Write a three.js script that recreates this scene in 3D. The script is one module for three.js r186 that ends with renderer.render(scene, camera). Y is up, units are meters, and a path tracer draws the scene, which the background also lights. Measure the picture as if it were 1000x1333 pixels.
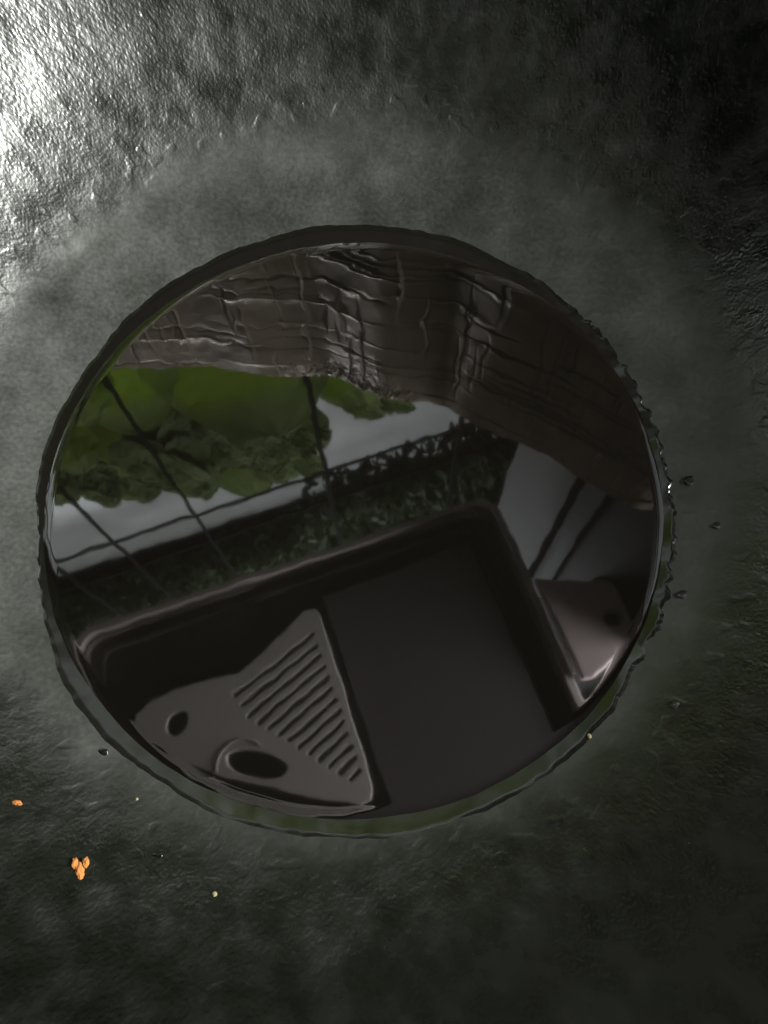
import * as THREE from 'three';
import { ImprovedNoise } from 'three/addons/math/ImprovedNoise.js';
import { mergeGeometries } from 'three/addons/utils/BufferGeometryUtils.js';
import { RectAreaLightUniformsLib } from 'three/addons/lights/RectAreaLightUniformsLib.js';

// ---------------------------------------------------------------- camera, lights, exposure
RectAreaLightUniformsLib.init();
const scene = new THREE.Scene();
scene.background = new THREE.Color(0x000000);
const camera = new THREE.PerspectiveCamera(67, 3 / 4, 0.01, 20);
{
  const pitch = 1.19363, roll = -0.04108;
  const f = new THREE.Vector3(0, -Math.sin(pitch), -Math.cos(pitch)), r = new THREE.Vector3(1, 0, 0), u = r.clone().cross(f);
  camera.position.set(0.01005, 0.23146, 0.10013);
  camera.up.copy(u).multiplyScalar(Math.cos(roll)).addScaledVector(r, -Math.sin(roll));
  camera.lookAt(camera.position.clone().add(f));
}
const renderer = new THREE.WebGLRenderer({ antialias: true });
renderer.setSize(768, 1024);
renderer.toneMapping = THREE.LinearToneMapping;
renderer.toneMappingExposure = 1;
renderer.shadowMap.enabled = true;
// the bright window to the right of the cook: light of the same size just in front of its glowing panes
const SIDE = { pos: [1.1, 0.92, 0.1], w: 0.54, h: 0.56, L: 760, color: 0xfafcfc };
// added fill light, out of view before the stove, to brighten the hood underside
const HOOD_FILL = { pos: [-0.1, 0.0, 0.47], w: 0.5, h: 0.24, L: 8, color: 0xfff1e6 };
// added fill light, out of view above the plants, to brighten the leaves
const LEAF_FILL = { x: -0.2, w: 0.9, d: 0.34, L: 200, color: 0xf6fbff };
// the frosted window behind the stove
const BACK = { w: 1.7, h: 1.5, L: 1.7, color: 0xeef4f2 };

// ---------------------------------------------------------------- helpers
let seed = 7;
const rnd = () => { seed = (seed * 1664525 + 1013904223) >>> 0; return seed / 4294967296; };
const perlin = new ImprovedNoise();
const N = (x, y, z = 0) => perlin.noise(x, y, z);
const fbm = (x, y, z, o = 4) => { let s = 0, a = 1, t = 0; for (let i = 0; i < o; i++) { s += a * N(x, y, z + i * 7.3); t += a; a *= 0.5; x *= 2.03; y *= 2.03; } return s / t; };
const sm = (a, b, x) => { const t = Math.min(1, Math.max(0, (x - a) / (b - a))); return t * t * (3 - 2 * t); };
const lerp = (a, b, t) => a + (b - a) * t;
const KITCHEN = THREE.MathUtils.degToRad(17);      // the room stands turned to the wok
const ROOM = [-0.0038, 0.087, -0.0376], ROOM_SIZE = 1.376;
const names = {};
function numbered(n) { names[n] = (names[n] ?? -1) + 1; return names[n] ? `${n}_${String(names[n]).padStart(3, '0')}` : n; }
function tag(o, label, category, group, kind) {
  o.userData.label = label; if (category) o.userData.category = category;
  if (group) o.userData.group = group; if (kind) o.userData.kind = kind; return o;
}
function mesh(name, geo, mat, parent) {
  const m = new THREE.Mesh(geo, mat); m.name = parent ? name : numbered(name);
  m.castShadow = m.receiveShadow = true; (parent || scene).add(m); return m;
}
function thing(name, label, category, pos = [0, 0, 0], turn = 0, group) {
  const g = new THREE.Group(); g.name = numbered(name); g.position.set(...pos); g.rotation.y = turn; if (pos === ROOM) g.scale.setScalar(ROOM_SIZE); scene.add(g);
  return tag(g, label, category, group);
}
const box = (w, h, d, x, y, z) => new THREE.BoxGeometry(w, h, d).translate(x, y, z);
const std = (o) => new THREE.MeshStandardMaterial({ side: THREE.DoubleSide, ...o });
const lin = (r, g, b) => new THREE.Color().setRGB(r, g, b);
function tex(n, fn, srgb) {
  const d = new Uint8Array(n * n * 4);
  for (let j = 0; j < n; j++) for (let i = 0; i < n; i++) { const c = fn(i / n, j / n), k = (j * n + i) * 4; for (let q = 0; q < 3; q++) d[k + q] = Math.max(0, Math.min(255, c[q] * 255)); d[k + 3] = 255; }
  const t = new THREE.DataTexture(d, n, n); t.magFilter = THREE.LinearFilter; t.minFilter = THREE.LinearFilter; t.wrapS = t.wrapT = THREE.RepeatWrapping;
  if (srgb) t.colorSpace = THREE.SRGBColorSpace; t.needsUpdate = true; return t;
}
// a surface from rows of points
function sheet(nu, nv, at, uvAt) {
  const p = [], uv = [], ix = [];
  for (let j = 0; j <= nv; j++) for (let i = 0; i <= nu; i++) { const q = at(i / nu, j / nv); p.push(q[0], q[1], q[2]); const t = uvAt ? uvAt(q, i / nu, j / nv) : [i / nu, j / nv]; uv.push(t[0], t[1]); }
  for (let j = 0; j < nv; j++) for (let i = 0; i < nu; i++) { const a = j * (nu + 1) + i, b = a + nu + 1; ix.push(a, b, a + 1, b, b + 1, a + 1); }
  const g = new THREE.BufferGeometry();
  g.setAttribute('position', new THREE.Float32BufferAttribute(p, 3)); g.setAttribute('uv', new THREE.Float32BufferAttribute(uv, 2));
  g.setIndex(ix); g.computeVertexNormals(); return g;
}

// ---------------------------------------------------------------- the wok
const CZ = -0.017;                                  // the worn bottom lies a little behind the pool
const edgeNoise = (x, z) => 0.006 * fbm(x * 22, z * 22, 3.1, 4) + 0.005 * fbm(x * 70, z * 70, 9.1, 3);
const crust = (x, z) => sm(0.118, 0.138, Math.hypot(x, z - CZ) + edgeNoise(x, z));   // 0 on the worn bottom, 1 on the crusted wall
function bowl(x, z) {                               // height of the smooth shape
  const r2 = x * x + z * z, q = Math.hypot(x, z - CZ);
  let y = (r2 - 0.01) / 0.64;
  const e = Math.max(0, q - 0.118), k = 0.05;       // wall steepens past the bottom
  y += 0.52 * (e < k ? e * e / (2 * k) : e - k / 2);
  return y;
}
function wokY(x, z) {
  const c = crust(x, z);
  return bowl(x, z) + 0.00022 * sm(0.108, 0.118, Math.hypot(x, z)) * fbm(x * 60, z * 60, 1.7, 3)
    + c * (0.0002 * fbm(x * 60, z * 60, 5.2, 2) + 0.0001 * Math.abs(N(x * 210, z * 210, 2.2)) + 0.0007);
}
const TW = 0.56;                                    // metres covered by the wok's maps
const uvWok = (x, z) => [x / TW + 0.5, z / TW + 0.5];
const WN = 2048;
const at = (u, v) => [(u - 0.5) * TW, (v - 0.5) * TW];
const wokBump = tex(WN, (u, v) => {
  const [x, z] = at(u, v), c = crust(x, z);
  const grain = 0.5 + 0.22 * N(x * 900, z * 900, 1) + 0.18 * N(x * 1900, z * 1900, 4);
  const band = 4 * c * (1 - c), pit = sm(0.18, 0.5, N(x * 240, z * 240, 31)) * (0.35 + band);
  const lumps = 0.5 - 0.5 * pit + 0.1 * N(x * 260, z * 260, 8) + 0.06 * N(x * 560, z * 560, 12) + 0.2 * N(x * 1000, z * 1000, 2) + 0.16 * N(x * 1900, z * 1900, 5);
  const h = lerp(0.45 + (grain - 0.5) * 0.12 + 0.05 * fbm(x * 200, z * 200, 6, 3), lumps, c);
  return [h, h, h];
});
const wokRough = tex(WN, (u, v) => {
  const [x, z] = at(u, v), c = crust(x, z);
  const r1 = 0.37 + 0.12 * fbm(x * 55, z * 55, 2.5, 4) + 0.05 * N(x * 700, z * 700, 3);
  const r2 = 0.275 + 0.15 * fbm(x * 120, z * 120, 7.5, 4);
  const r = lerp(r1, r2, c); return [r, r, r];
});
const wokColor = tex(WN, (u, v) => {
  const [x, z] = at(u, v), c = crust(x, z);
  const m = fbm(x * 34, z * 34, 4.4, 5), s = fbm(x * 150, z * 150, 8.8, 3), o = fbm(x * 14, z * 14, 21, 2);
  let g = lerp(0.48 + 0.20 * m + 0.08 * s, 0.37 + 0.12 * m + 0.10 * s, c);
  if (s < -0.28 && c < 0.6) g *= 0.86;
  return [g * (1 + 0.02 * o), g * (1.01 + 0.03 * o), g * (0.97 - 0.06 * o)];
}, true);
const wokMat = new THREE.MeshPhysicalMaterial({ side: THREE.DoubleSide, specularIntensity: 0.5, specularColor: lin(0.98, 1, 0.92), color: lin(0.0014, 0.0022, 0.0009), map: wokColor, roughness: 1, roughnessMap: wokRough, metalness: 0.0, bumpMap: wokBump, bumpScale: 0.00026 });
const wok = thing('wok', 'blackened iron wok with worn grey bottom and rough crusted walls, filling the picture', 'wok');
{
  const RIM = 0.25, nr = 380, na = 1100;
  const g = sheet(na, nr, (u, v) => {
    const a = -u * Math.PI * 2, q = RIM * Math.pow(v, 0.8) + 1e-4, x = q * Math.cos(a), z = CZ + q * Math.sin(a);
    return [x, wokY(x, z), z];
  }, (p) => uvWok(p[0], p[2]));
  mesh('bowl', g, wokMat, wok);
  const rim = sheet(240, 10, (u, v) => {
    const a = u * Math.PI * 2, b = v * Math.PI * 2, q = RIM + 0.003 * Math.cos(b), x = q * Math.cos(a), z = CZ + q * Math.sin(a);
    return [x, bowl(RIM * Math.cos(a), CZ + RIM * Math.sin(a)) + 0.003 * Math.sin(b), z];
  }, (p) => uvWok(p[0], p[2]));
  mesh('rim', rim, wokMat, wok);
}

// ---------------------------------------------------------------- the oil
const oilMat = new THREE.MeshPhysicalMaterial({ color: lin(0.0003, 0.00026, 0.00018), roughness: 0.03, ior: 1.47, side: THREE.DoubleSide });
const filmMat = new THREE.MeshPhysicalMaterial({ color: lin(0.0003, 0.00026, 0.00014), roughness: 0.14, specularIntensity: 0.7, ior: 1.47, side: THREE.DoubleSide });
const oil = thing('cooking_oil', 'still round pool of dark cooking oil in the wok, mirroring hood and window', 'oil');
const poolR = (a) => 0.1 + 0.0006 * N(Math.cos(a) * 3, Math.sin(a) * 3, 2) + 0.0002 * N(Math.cos(a) * 14, Math.sin(a) * 14, 5);
function filmR(a) {                                 // outer edge of the wet margin, a = 0 to the right, turning away from the viewer
  const c = Math.cos(a), s = Math.sin(a), g = N(c * 2.2, s * 2.2, 31), n = N(c * 5, s * 5, 8), f = N(c * 22, s * 22, 3), right = sm(0.55, 0.9, c);
  return poolR(a) + 0.0036 + 0.0042 * s * s * (s > 0 ? 1 : 0.75) + (s > 0 ? 0.0016 : 0.0024) * g + 0.0013 * n + (0.0006 + 0.0013 * right) * f + 0.00014 * N(c * 38, s * 38, 12) + 0.0008 * right * N(c * 60, s * 60, 2);
}
{
  const disc = sheet(720, 150, (u, v) => {
    const a = u * Math.PI * 2, R = poolR(a), q = R * Math.pow(v, 0.7), x = q * Math.cos(a), z = -q * Math.sin(a);
    const d = R - q, men = d < 0.0032 ? 0.00022 * Math.pow(1 - d / 0.0032, 2) : 0;   // the oil climbs at its edge
    return [x, men + 0.000008 * fbm(x * 60, z * 60, 3, 2) + 0.0000048 * N(x * 210, z * 210, 5) * (0.5 + sm(-0.01, -0.08, z)) + 0.00003 * sm(0.035, 0.1, x) * N(x * 40, z * 40, 9), z];
  });
  mesh('oil_surface', disc, oilMat, oil);
  const film = sheet(1400, 14, (u, v) => {
    const a = u * Math.PI * 2, R0 = poolR(a), R1 = filmR(a), q = lerp(R0, R1, v), x = q * Math.cos(a), z = -q * Math.sin(a);
    const right = sm(0.5, 0.85, Math.cos(a));
    const lump = 0.0002 + right * 0.0006 * N(x * 75, z * 75, 6) + 0.00016 * sm(0, -0.5, -z * 12) * fbm(x * 60, z * 60, 3, 3) + 0.00004 * N(x * 120, z * 120, 1);
    const top = Math.sin(Math.PI * Math.min(1, 0.5 + v * 0.5)) ;
    const y = bowl(x, z) + Math.max(0.00005, lump) * (1 - 1.25 * sm(0.55, 1, v));
    return [x, y, z];
  });
  mesh('oil_film', film, filmMat, oil);
}

// ---------------------------------------------------------------- crumbs and drops on the wok
const crumbMat = new THREE.MeshPhysicalMaterial({ color: lin(0.04, 0.015, 0.0035), roughness: 1, specularIntensity: 0.08 });
const paleCrumbMat = new THREE.MeshPhysicalMaterial({ color: lin(0.022, 0.019, 0.01), roughness: 1, specularIntensity: 0.1 });
function crumb(label, x, z, sx, sz, h, mat, branches, group, name = 'food_crumb') {
  const g = [];
  for (const [dx, dz, s] of branches) {
    const b = new THREE.IcosahedronGeometry(1, 3), p = b.attributes.position;
    for (let i = 0; i < p.count; i++) { const X = p.getX(i), Y = p.getY(i), Z = p.getZ(i), k = 1 + 0.35 * N(X * 1.7 + dx * 900, Y * 1.7, Z * 1.7 + dz * 900); p.setXYZ(i, X * k * sx * s, Y * k * h, Z * k * sz * s); }
    b.computeVertexNormals(); b.translate(dx, 0, dz); g.push(b);
  }
  const m = mesh(name, mergeGeometries(g), mat); m.position.set(x, wokY(x, z) + h * 0.7, z); return tag(m, label, 'crumb', group);
}
crumb('largest orange food crumb, forked, left of the pool near the viewer', -0.0712, 0.1092, 0.0011, 0.0017, 0.0009, crumbMat, [[0, 0, 1], [0.0015, -0.0016, 0.75], [-0.0013, -0.0014, 0.8], [0.0005, 0.0016, 0.7]]);
crumb('small orange flake of food by the left edge of the picture', -0.0902, 0.0925, 0.0012, 0.0006, 0.0005, crumbMat, [[0, 0, 1], [0.0009, 0.0004, 0.6]]);
crumb('tiny pale yellow crumb between pool and dark near wall', -0.0375, 0.1165, 0.0006, 0.0006, 0.0005, paleCrumbMat, [[0, 0, 1]]);
crumb('tiny whitish crumb right of the pool near the viewer', 0.066, 0.0805, 0.0006, 0.0007, 0.0005, paleCrumbMat, [[0, 0, 1]]);
crumb('pinpoint pale speck left of the pool, above the forked orange crumb', -0.0615, 0.0925, 0.0004, 0.0004, 0.0003, paleCrumbMat, [[0, 0, 1]]);
const dropSpots = [
  [0.1135, 0.0195, 0.0012, 'oil droplet at the far right edge, right of the pool'],
  [0.1, 0.0405, 0.0013, 'flattened oil droplet just right of the pool, between the edge drop and the lone speck'],
  [0.0905, 0.0735, 0.0011, 'oil droplet below right of the pool, beside the tiny whitish crumb'],
  [-0.073, 0.0795, 0.0011, 'ring shaped oil droplet left of the pool near the forked orange crumb'],
  [-0.0535, 0.107, 0.0009, 'dark oil droplet right of the forked orange crumb'],
  [0.109, 0.003, 0.0016, 'largest oil droplet touching the lumpy right margin of the pool'],
];
for (const [x, z, r, label] of dropSpots) {
  const g = new THREE.SphereGeometry(1, 24, 12), p = g.attributes.position;
  for (let i = 0; i < p.count; i++) { const a = Math.atan2(p.getZ(i), p.getX(i)), k = 1 + 0.25 * N(Math.cos(a) * 1.5 + x * 500, Math.sin(a) * 1.5, z * 400); p.setXYZ(i, p.getX(i) * k * r * 1.5, p.getY(i) * 0.00014, p.getZ(i) * k * r); }
  g.computeVertexNormals();
  const m = mesh('oil_droplet', g, filmMat); m.position.set(x, wokY(x, z) + 0.0001, z); tag(m, label, 'droplet', 'oil droplets beside the pool');
}

// ---------------------------------------------------------------- foil guard round the stove
const foilMat = std({ color: lin(0.34, 0.285, 0.225), roughness: 0.37, metalness: 0.78 });
{
  const guard = thing('foil_splash_guard', 'creased foil splash guard behind the wok, mirrored along the far edge of the oil', 'splash guard', [0, 0, 0], KITCHEN);
  const way = new THREE.CatmullRomCurve3([[-0.36, -0.41], [-0.24, -0.415], [-0.14, -0.398], [-0.055, -0.37], [-0.01, -0.342], [0.056, -0.316], [0.1, -0.274], [0.152, -0.248], [0.178, -0.214], [0.224, -0.167], [0.253, -0.126], [0.282, -0.088], [0.3, -0.076]].map(([x, z]) => new THREE.Vector3(x, 0, z)), false, 'catmullrom', 0.3);
  const crease = (s, w) => Math.exp(-s * s / (w * w));
  const hl = [], vl = [];
  for (let i = 0; i < 120; i++) hl.push([0.17 + rnd() * 0.3, 0.02 + rnd() * 0.02, rnd(), 0.03 + rnd() * 0.1, 0.0006 + rnd() * 0.0014, rnd() < 0.5 ? 1 : -1, rnd() * 9]);
  for (let i = 0; i < 80; i++) vl.push([rnd(), 0.22 + rnd() * 0.25, 0.02 + rnd() * 0.07, 0.0005 + rnd() * 0.001, rnd() < 0.5 ? 1 : -1, rnd() * 9]);
  const g = sheet(1000, 420, (u, v) => {
    const p = way.getPointAt(u), t = way.getTangentAt(u), top = 0.45 + 0.006 * N(u * 14, 3, 1) + 0.003 * N(u * 60, 8, 1), y = lerp(-0.06, top, v);
    let o = 0.0022 * fbm(u * 5, v * 4, 2, 2) + 0.0009 * fbm(u * 30, v * 18, 7, 3);
    for (const [y0, , c, w, d, s, k] of hl) { const q = Math.abs(u - c) / w; if (q < 1) o += s * d * (1 - q * q) * crease(y - y0 - 0.006 * N(u * 9, k) - 0.002 * N(u * 50, k), 0.0014); }
    for (const [c, yc, w, d, s, k] of vl) { const q = Math.abs(y - yc) / w; if (q < 1) o += s * d * (1 - q * q) * crease((u - c - 0.006 * N(y * 30, k)) * 0.95, 0.0015); }
    const rag = sm(0.4, 0.45, y) * sm(0.45, 0.58, u) * (1 - sm(0.62, 0.7, u));
    o += rag * 0.004 * (Math.abs(N(u * 90, y * 90, 4)) + Math.abs(N(u * 150, y * 130, 14)));
    return [p.x + t.z * o, y, p.z - t.x * o];
  });
  mesh('foil_panel', g, foilMat, guard);
}

// ---------------------------------------------------------------- the window behind the stove, its bars and the plants in it
const darkMetal = new THREE.MeshPhysicalMaterial({ color: lin(0.0012, 0.0012, 0.0012), roughness: 0.9, specularIntensity: 0.03 });
{
  const w = thing('barred_window', 'frosted kitchen window with dark bars, mirrored in the middle of the oil', 'window', ROOM, KITCHEN); 
  const pane = mesh('glowing_pane', box(BACK.w, BACK.h, 0.004, -0.05, 1.05, -0.8), new THREE.MeshStandardMaterial({ color: 0xbfc4c2, emissive: BACK.color, emissiveIntensity: 0.6, roughness: 0.7 }), w);
  const l = new THREE.RectAreaLight(BACK.color, BACK.L, BACK.w * ROOM_SIZE, BACK.h * ROOM_SIZE); l.position.set(-0.05, 1.05, -0.79); l.rotation.y = Math.PI; w.add(l);
  for (const x of [-0.4, -0.3, -0.17, 0.045, 0.275]) mesh('window_bar', box(x < 0 ? 0.0045 : 0.0075, 1.2, 0.006, x, 0.98, -0.42), darkMetal, w);
  for (const y of [0.91, 1.03]) { const b = box(1.2, 0.005, 0.005, 0, 0, 0); b.rotateZ(-0.03); b.translate(-0.08, y, -0.43); mesh('cross_bar', b, darkMetal, w); }
}
const leafGeo = (W, H, cup, k, dark = 1) => {
  const g = sheet(16, 22, (u, v) => {
    const s = u * 2 - 1, w = W * Math.pow(Math.sin(Math.PI * (0.03 + 0.965 * Math.pow(v, 0.85))), 0.5) * (1 + 0.09 * N(v * 5, k, Math.sign(s)));
    return [s * w + 0.008 * N(v * 6, k, 3), H * v * (1 - 0.05 * s * s * N(s * 3, k)), cup * s * s * w + 0.02 * H * Math.sin(v * 5 + k) + 0.0025 * N(s * 5, v * 9, k) - 0.002 * Math.exp(-s * s * 200)];
  });
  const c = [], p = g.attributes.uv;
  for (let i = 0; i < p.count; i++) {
    const s = Math.abs(p.getX(i) * 2 - 1), v = p.getY(i), n = 0.12 * N(s * 4, v * 6, k), m = Math.max(sm(0.86, 1, s) * sm(0.3, 0.6, v), sm(0.72, 0.86, v + n)) * (dark > 0.65 ? 0.75 : 0.22), y = 0.5 + 0.5 * N(k * 1.7, v * 2, 4);  // m: lit leaf tips and margins, painted as paler vertex colour
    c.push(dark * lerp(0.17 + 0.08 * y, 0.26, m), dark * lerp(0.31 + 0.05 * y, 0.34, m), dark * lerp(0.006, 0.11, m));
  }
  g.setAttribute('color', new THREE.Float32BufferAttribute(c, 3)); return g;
};
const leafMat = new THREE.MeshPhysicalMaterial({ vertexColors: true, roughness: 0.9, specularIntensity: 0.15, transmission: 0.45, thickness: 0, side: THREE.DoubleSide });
{
  const pl = thing('broad_leaf_plant', 'broad green plant with lit leaf edges painted pale in the window, mirrored left in the oil', 'plant', ROOM, KITCHEN); 
  // [x, tip height, distance behind the sill, half width, tilt]
  const front = [[-0.19, 0.828, 0.02, 0.08, 0.1], [-0.02, 0.945, 0.0, 0.135, -0.06], [0.12, 0.945, -0.015, 0.065, -0.3], [-0.31, 0.885, 0.01, 0.042, 0.1], [-0.25, 0.77, 0.03, 0.05, 0.2]];
  const back = [[-0.36, 0.985, -0.03, 0.07, 0.2], [-0.255, 1.05, -0.05, 0.08, 0.1], [-0.17, 1.1, -0.05, 0.08, 0.02], [-0.085, 1.15, -0.06, 0.08, -0.05], [-0.02, 1.14, -0.05, 0.07, -0.08], [0.03, 1.07, -0.05, 0.06, -0.25], [0.16, 1.02, -0.03, 0.03, -0.5], [0.22, 1.03, -0.03, 0.022, -0.7]];
  for (let i = 0; i < 64; i++) { const x = -0.4 + 0.47 * rnd(); back.push([x, 0.88 + rnd() * lerp(0.13, 0.31, sm(-0.38, -0.1, x)), -0.012 - 0.012 * rnd(), 0.014 + 0.03 * rnd() * rnd(), -0.5 + rnd()]); }
  let k = 1;
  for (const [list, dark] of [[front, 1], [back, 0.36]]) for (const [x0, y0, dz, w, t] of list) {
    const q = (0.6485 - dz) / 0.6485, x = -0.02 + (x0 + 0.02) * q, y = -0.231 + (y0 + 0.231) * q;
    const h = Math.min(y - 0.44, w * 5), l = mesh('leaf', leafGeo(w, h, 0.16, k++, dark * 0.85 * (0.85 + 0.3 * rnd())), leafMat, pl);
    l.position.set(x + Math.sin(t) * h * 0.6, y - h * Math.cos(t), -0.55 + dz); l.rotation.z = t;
  }
}
{
  const v = thing('hanging_vine', 'dark small leaved vine hanging over the window, mirrored beside the hood in the oil', 'plant', ROOM, KITCHEN); 
  const one = new THREE.CircleGeometry(0.016, 7).scale(0.5, 0.8, 1), mats = new THREE.MeshPhysicalMaterial({ color: lin(0.03, 0.042, 0.02), roughness: 0.9, specularIntensity: 0.15, transmission: 0.3, thickness: 0, side: THREE.DoubleSide });
  const im = new THREE.InstancedMesh(one, mats, 9500), o = new THREE.Object3D(); im.name = 'foliage';
  for (let i = 0; i < 9500; i++) {
    const x = -0.85 + rnd() * 1.6, low = 1.31 + 0.1 * fbm(x * 4, 2, 5, 3) + 0.1 * sm(0.1, 0.4, -x) + 0.1 + 0.13 * sm(0.08, -0.08, x) + 0.2 * sm(0.45, 0.65, x);
    o.position.set(x, low + Math.pow(rnd(), 1.4) * 0.5, -0.55 - rnd() * 0.12); o.rotation.set(rnd() * 6, rnd() * 6, rnd() * 6); o.scale.setScalar(0.6 + rnd() * 0.9); o.updateMatrix(); im.setMatrixAt(i, o.matrix);
  }
  im.userData.kind = 'stuff'; v.add(im);
}

// ---------------------------------------------------------------- range hood, seen from below in the oil
const hoodDark = std({ color: lin(0.06, 0.05, 0.05), roughness: 0.5 });
const hoodPanel = std({ color: lin(0.062, 0.053, 0.058), roughness: 0.45 });
const hoodPale = std({ color: lin(0.38, 0.345, 0.33), roughness: 0.5 });
{
  const h = thing('range_hood', 'greasy dark range hood with slotted grille plate, mirrored in the near half of the oil', 'range hood', ROOM, KITCHEN); 
  const flat = (pts, holes = [], depth = 0.006, y = 0.7, bevel = 0.0015, round) => {
    const s = new THREE.Shape(pts.map(([x, z]) => new THREE.Vector2(x, -z)));
    for (const hp of holes) s.holes.push(hp);
    const g = new THREE.ExtrudeGeometry(s, { depth, bevelEnabled: bevel > 0, bevelSize: bevel, bevelThickness: bevel, bevelSegments: 3, curveSegments: 24 });
    g.rotateX(-Math.PI / 2); g.translate(0, y, 0); return g;
  };
  const rounded = (x0, z0, x1, z1, r) => { const s = []; for (const [cx, cz, a0] of [[x1 - r, z1 - r, 0], [x0 + r, z1 - r, 1], [x0 + r, z0 + r, 2], [x1 - r, z0 + r, 3]]) for (let i = 0; i <= 8; i++) { const a = (a0 + i / 8) * Math.PI / 2; s.push([cx + r * Math.cos(a), cz + r * Math.sin(a)]); } return s; };
  mesh('hood_body', flat(rounded(-0.323, -0.225, 0.224, 0.3, 0.02), [], 0.16, 0.742), hoodDark, h);
  const path = (pts) => new THREE.Path(pts.map(([x, z]) => new THREE.Vector2(x, -z)));
  mesh('outer_lip', flat(rounded(-0.328, -0.23, 0.23, 0.32, 0.03), [path(rounded(-0.321, -0.2235, 0.222, 0.31, 0.025))], 0.05, 0.7, 0.0015), std({ color: lin(0.32, 0.275, 0.26), roughness: 0.7 }), h);
  mesh('inner_lip', flat(rounded(-0.305, -0.204, 0.19, 0.295, 0.02), [path(rounded(-0.3015, -0.2, 0.187, 0.29, 0.02))], 0.006, 0.714, 0.001), hoodDark, h);
  mesh('filter_panel', flat([[-0.02, -0.175], [0.18, -0.182], [0.186, 0.28], [-0.02, 0.28]], [], 0.006, 0.711), hoodPanel, h);
  const slots = [];
  const cap = (x0, z0, x1, z1, r) => { const a = Math.atan2(-(z1 - z0), x1 - x0), p = new THREE.Path(); const pts = []; for (let i = 0; i <= 8; i++) { const b = a + Math.PI / 2 + Math.PI * i / 8; pts.push(new THREE.Vector2(x0 + r * Math.cos(b), -z0 + r * Math.sin(b))); } for (let i = 0; i <= 8; i++) { const b = a - Math.PI / 2 + Math.PI * i / 8; pts.push(new THREE.Vector2(x1 + r * Math.cos(b), -z1 + r * Math.sin(b))); } p.setFromPoints(pts); return p; };
  const S = 13;
  for (let i = 0; i < S; i++) {
    const t = i / (S - 1), l = t < 0.18 ? [-0.155 + 0.01 * t / 0.18, lerp(-0.092, -0.062, t / 0.18)] : [lerp(-0.145, -0.056, (t - 0.18) / 0.82), lerp(-0.062, 0.043, (t - 0.18) / 0.82)];
    slots.push(cap(l[0], l[1], lerp(-0.047, -0.044, t), lerp(-0.131, 0.036, t), 0.0038));
  }
  const oval = new THREE.Path(); oval.absellipse(-0.152, 0.008, 0.038, 0.016, 0, Math.PI * 2, false, -0.52);
  const knob = new THREE.Path(); knob.absellipse(-0.228, 0.083, 0.012, 0.016, 0, Math.PI * 2, false, -0.9);
  mesh('grille_plate', flat([[-0.271, -0.109], [-0.255, -0.117], [-0.22, -0.121], [-0.158, -0.118], [-0.145, -0.114], [-0.102, -0.134], [-0.048, -0.162], [-0.036, -0.16], [-0.032, -0.15], [-0.033, -0.073], [-0.034, 0.006], [-0.036, 0.06], [-0.042, 0.07], [-0.054, 0.072], [-0.107, 0.043], [-0.185, -0.003], [-0.238, -0.046], [-0.268, -0.085], [-0.274, -0.1]], [...slots, oval, knob], 0.008, 0.7, 0.0012), hoodPale, h);
  const cup = new THREE.TorusGeometry(0.03, 0.0011, 8, 40, Math.PI * 0.8).rotateX(-Math.PI / 2).rotateY(0.5).translate(-0.168, 0.6985, -0.012); mesh('lamp_ring', cup, hoodPale, h);
  mesh('slot_shade_sheet', flat([[-0.28, -0.12], [-0.02, -0.17], [-0.02, 0.28], [-0.28, 0.28]], [], 0.004, 0.735, 0), std({ color: lin(0.005, 0.0045, 0.0045), roughness: 0.6 }), h);  // near-black sheet behind the slots, the shade of the hollow as colour
}

// ---------------------------------------------------------------- post, cabinet and bracket right of the hood
{
  const p = thing('wall_post', 'pale painted post right of the hood, mirrored at the right of the oil', 'post', ROOM, KITCHEN); 
  mesh('post', box(0.05, 1.3, 0.125, 0.335, 1.1, -0.25), std({ color: lin(0.03, 0.025, 0.024), roughness: 0.9 }), p);
  const c = thing('wall_cabinet', 'dark wooden wall cabinet with one lighter strip, mirrored at the right edge of the oil', 'cabinet', ROOM, KITCHEN); 
  mesh('cabinet_side', box(0.3, 0.9, 0.2, 0.47, 0.93, -0.08), std({ color: lin(0.004, 0.0035, 0.0035), roughness: 0.95 }), c);
  mesh('edge_strip', box(0.008, 0.9, 0.022, 0.315, 0.93, -0.15), std({ color: lin(0.012, 0.01, 0.01), roughness: 0.9 }), c);
  const b = thing('pipe_bracket', 'pinkish grey bracket with a dark hole, mirrored right of the hood in the oil', 'bracket', ROOM, KITCHEN); 
  const s = new THREE.Shape([[0.236, -0.1], [0.262, -0.088], [0.31, -0.072], [0.332, -0.055], [0.336, -0.03], [0.32, -0.002], [0.29, 0.013], [0.25, 0.028], [0.242, 0.026]].map(([x, z]) => new THREE.Vector2(x, -z)));
  const hole = new THREE.Path(); hole.absellipse(0.302, 0.027, 0.014, 0.013, 0, Math.PI * 2, false, 0); s.holes.push(hole);
  mesh('bracket_plate', new THREE.ExtrudeGeometry(s, { depth: 0.012, bevelEnabled: true, bevelSize: 0.003, bevelThickness: 0.003, bevelSegments: 3, curveSegments: 20 }).rotateX(-Math.PI / 2).translate(0, 0.69, 0), std({ color: lin(0.36, 0.29, 0.285), roughness: 0.65 }), b);
  mesh('added_hole_backing', box(0.1, 0.02, 0.1, 0.29, 0.725, -0.035), hoodDark, b);  // added backing that keeps the overhead light out of the hole
}

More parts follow.
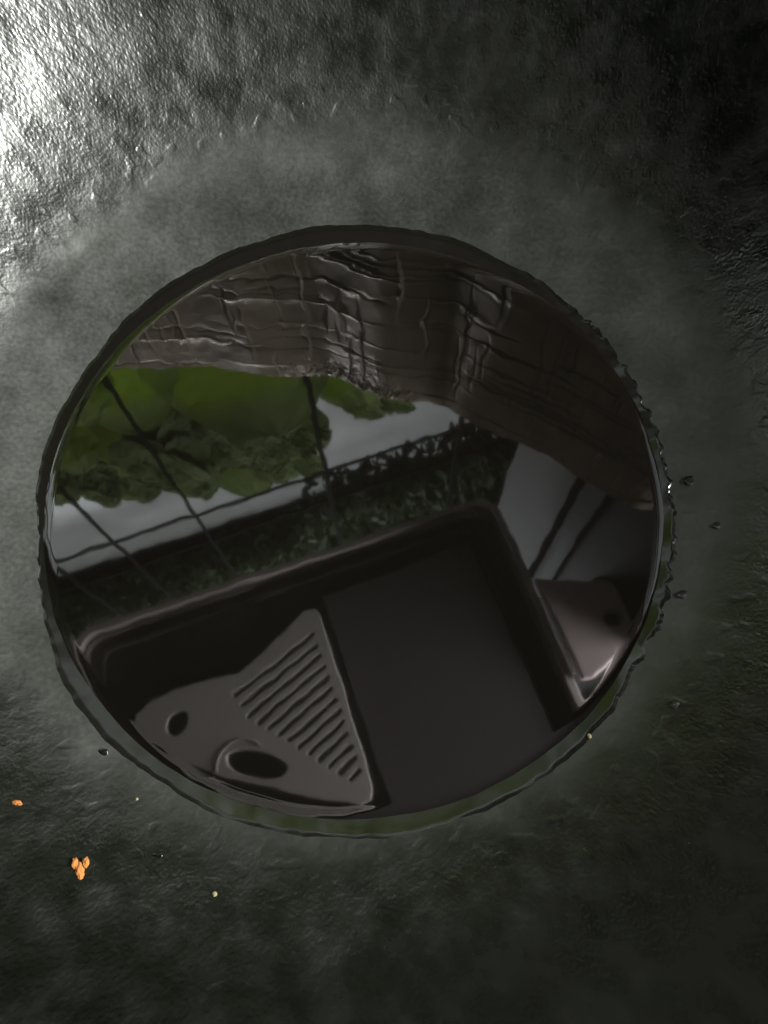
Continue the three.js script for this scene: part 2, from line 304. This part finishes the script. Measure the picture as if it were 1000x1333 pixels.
// ---------------------------------------------------------------- the bright window to the right
{
  const t = new THREE.Vector3(-0.12, 0.02, -0.1), p = new THREE.Vector3(...SIDE.pos);
  const w = thing('side_window', 'bright window to the right whose light shines on the far left wall of the wok', 'window');
  w.position.copy(p); w.lookAt(t);
  mesh('glowing_pane', box(SIDE.w, SIDE.h, 0.004, 0, 0, -0.006), new THREE.MeshStandardMaterial({ color: 0xffffff, emissive: SIDE.color, emissiveIntensity: 2 }), w);
  const fm = std({ color: lin(0.5, 0.5, 0.48), roughness: 0.5 });
  for (const s of [-1, 1]) { mesh('pane_frame', box(0.03, SIDE.h + 0.06, 0.03, s * (SIDE.w / 2 + 0.015), 0, -0.02), fm, w); mesh('pane_frame', box(SIDE.w, 0.03, 0.03, 0, s * (SIDE.h / 2 + 0.015), -0.02), fm, w); }
  const l = new THREE.RectAreaLight(SIDE.color, SIDE.L, SIDE.w, SIDE.h); l.rotation.y = Math.PI; w.add(l);
}
// ---------------------------------------------------------------- added fill lights: one under the hood, one above the plants
{
  const w = thing('hood_fill_light', 'added flat fill light in front of the stove, out of view, brightening the range hood from below', 'lamp', HOOD_FILL.pos);
  w.lookAt(new THREE.Vector3(-0.1, 1.05, 0.1));
  mesh('fill_panel', box(HOOD_FILL.w, HOOD_FILL.h, 0.004, 0, 0, -0.006), new THREE.MeshStandardMaterial({ color: 0xffffff, emissive: HOOD_FILL.color, emissiveIntensity: 2 }), w);
  mesh('fill_housing', box(HOOD_FILL.w + 0.04, HOOD_FILL.h + 0.04, 0.05, 0, 0, -0.04), std({ color: lin(0.1, 0.1, 0.1), roughness: 0.5 }), w);
  const l = new THREE.RectAreaLight(HOOD_FILL.color, HOOD_FILL.L, HOOD_FILL.w, HOOD_FILL.h); l.rotation.y = Math.PI; w.add(l);
  const r = thing('leaf_fill_light', 'added glowing panel above the plants, out of view, brightening their leaves from above', 'window', ROOM, KITCHEN);
  mesh('glowing_pane', box(LEAF_FILL.w, 0.004, LEAF_FILL.d, LEAF_FILL.x, 1.806, -0.31), new THREE.MeshStandardMaterial({ color: 0xffffff, emissive: LEAF_FILL.color, emissiveIntensity: 2 }), r);  // glowing face of the added overhead light
  for (const s of [-1, 1]) { mesh('pane_frame', box(LEAF_FILL.w + 0.06, 0.03, 0.03, LEAF_FILL.x, 1.815, -0.31 + s * (LEAF_FILL.d / 2 + 0.016)), std({ color: lin(0.5, 0.5, 0.48), roughness: 0.5 }), r); mesh('pane_frame', box(0.03, 0.03, LEAF_FILL.d, LEAF_FILL.x + s * (LEAF_FILL.w / 2 + 0.015), 1.815, -0.31), std({ color: lin(0.5, 0.5, 0.48), roughness: 0.5 }), r); }  // frame round the added overhead light
  const q = new THREE.RectAreaLight(LEAF_FILL.color, LEAF_FILL.L, LEAF_FILL.w * ROOM_SIZE, LEAF_FILL.d * ROOM_SIZE); q.position.set(LEAF_FILL.x, 1.8, -0.31); q.rotation.x = -Math.PI / 2; r.add(q);
}
renderer.render(scene, camera);
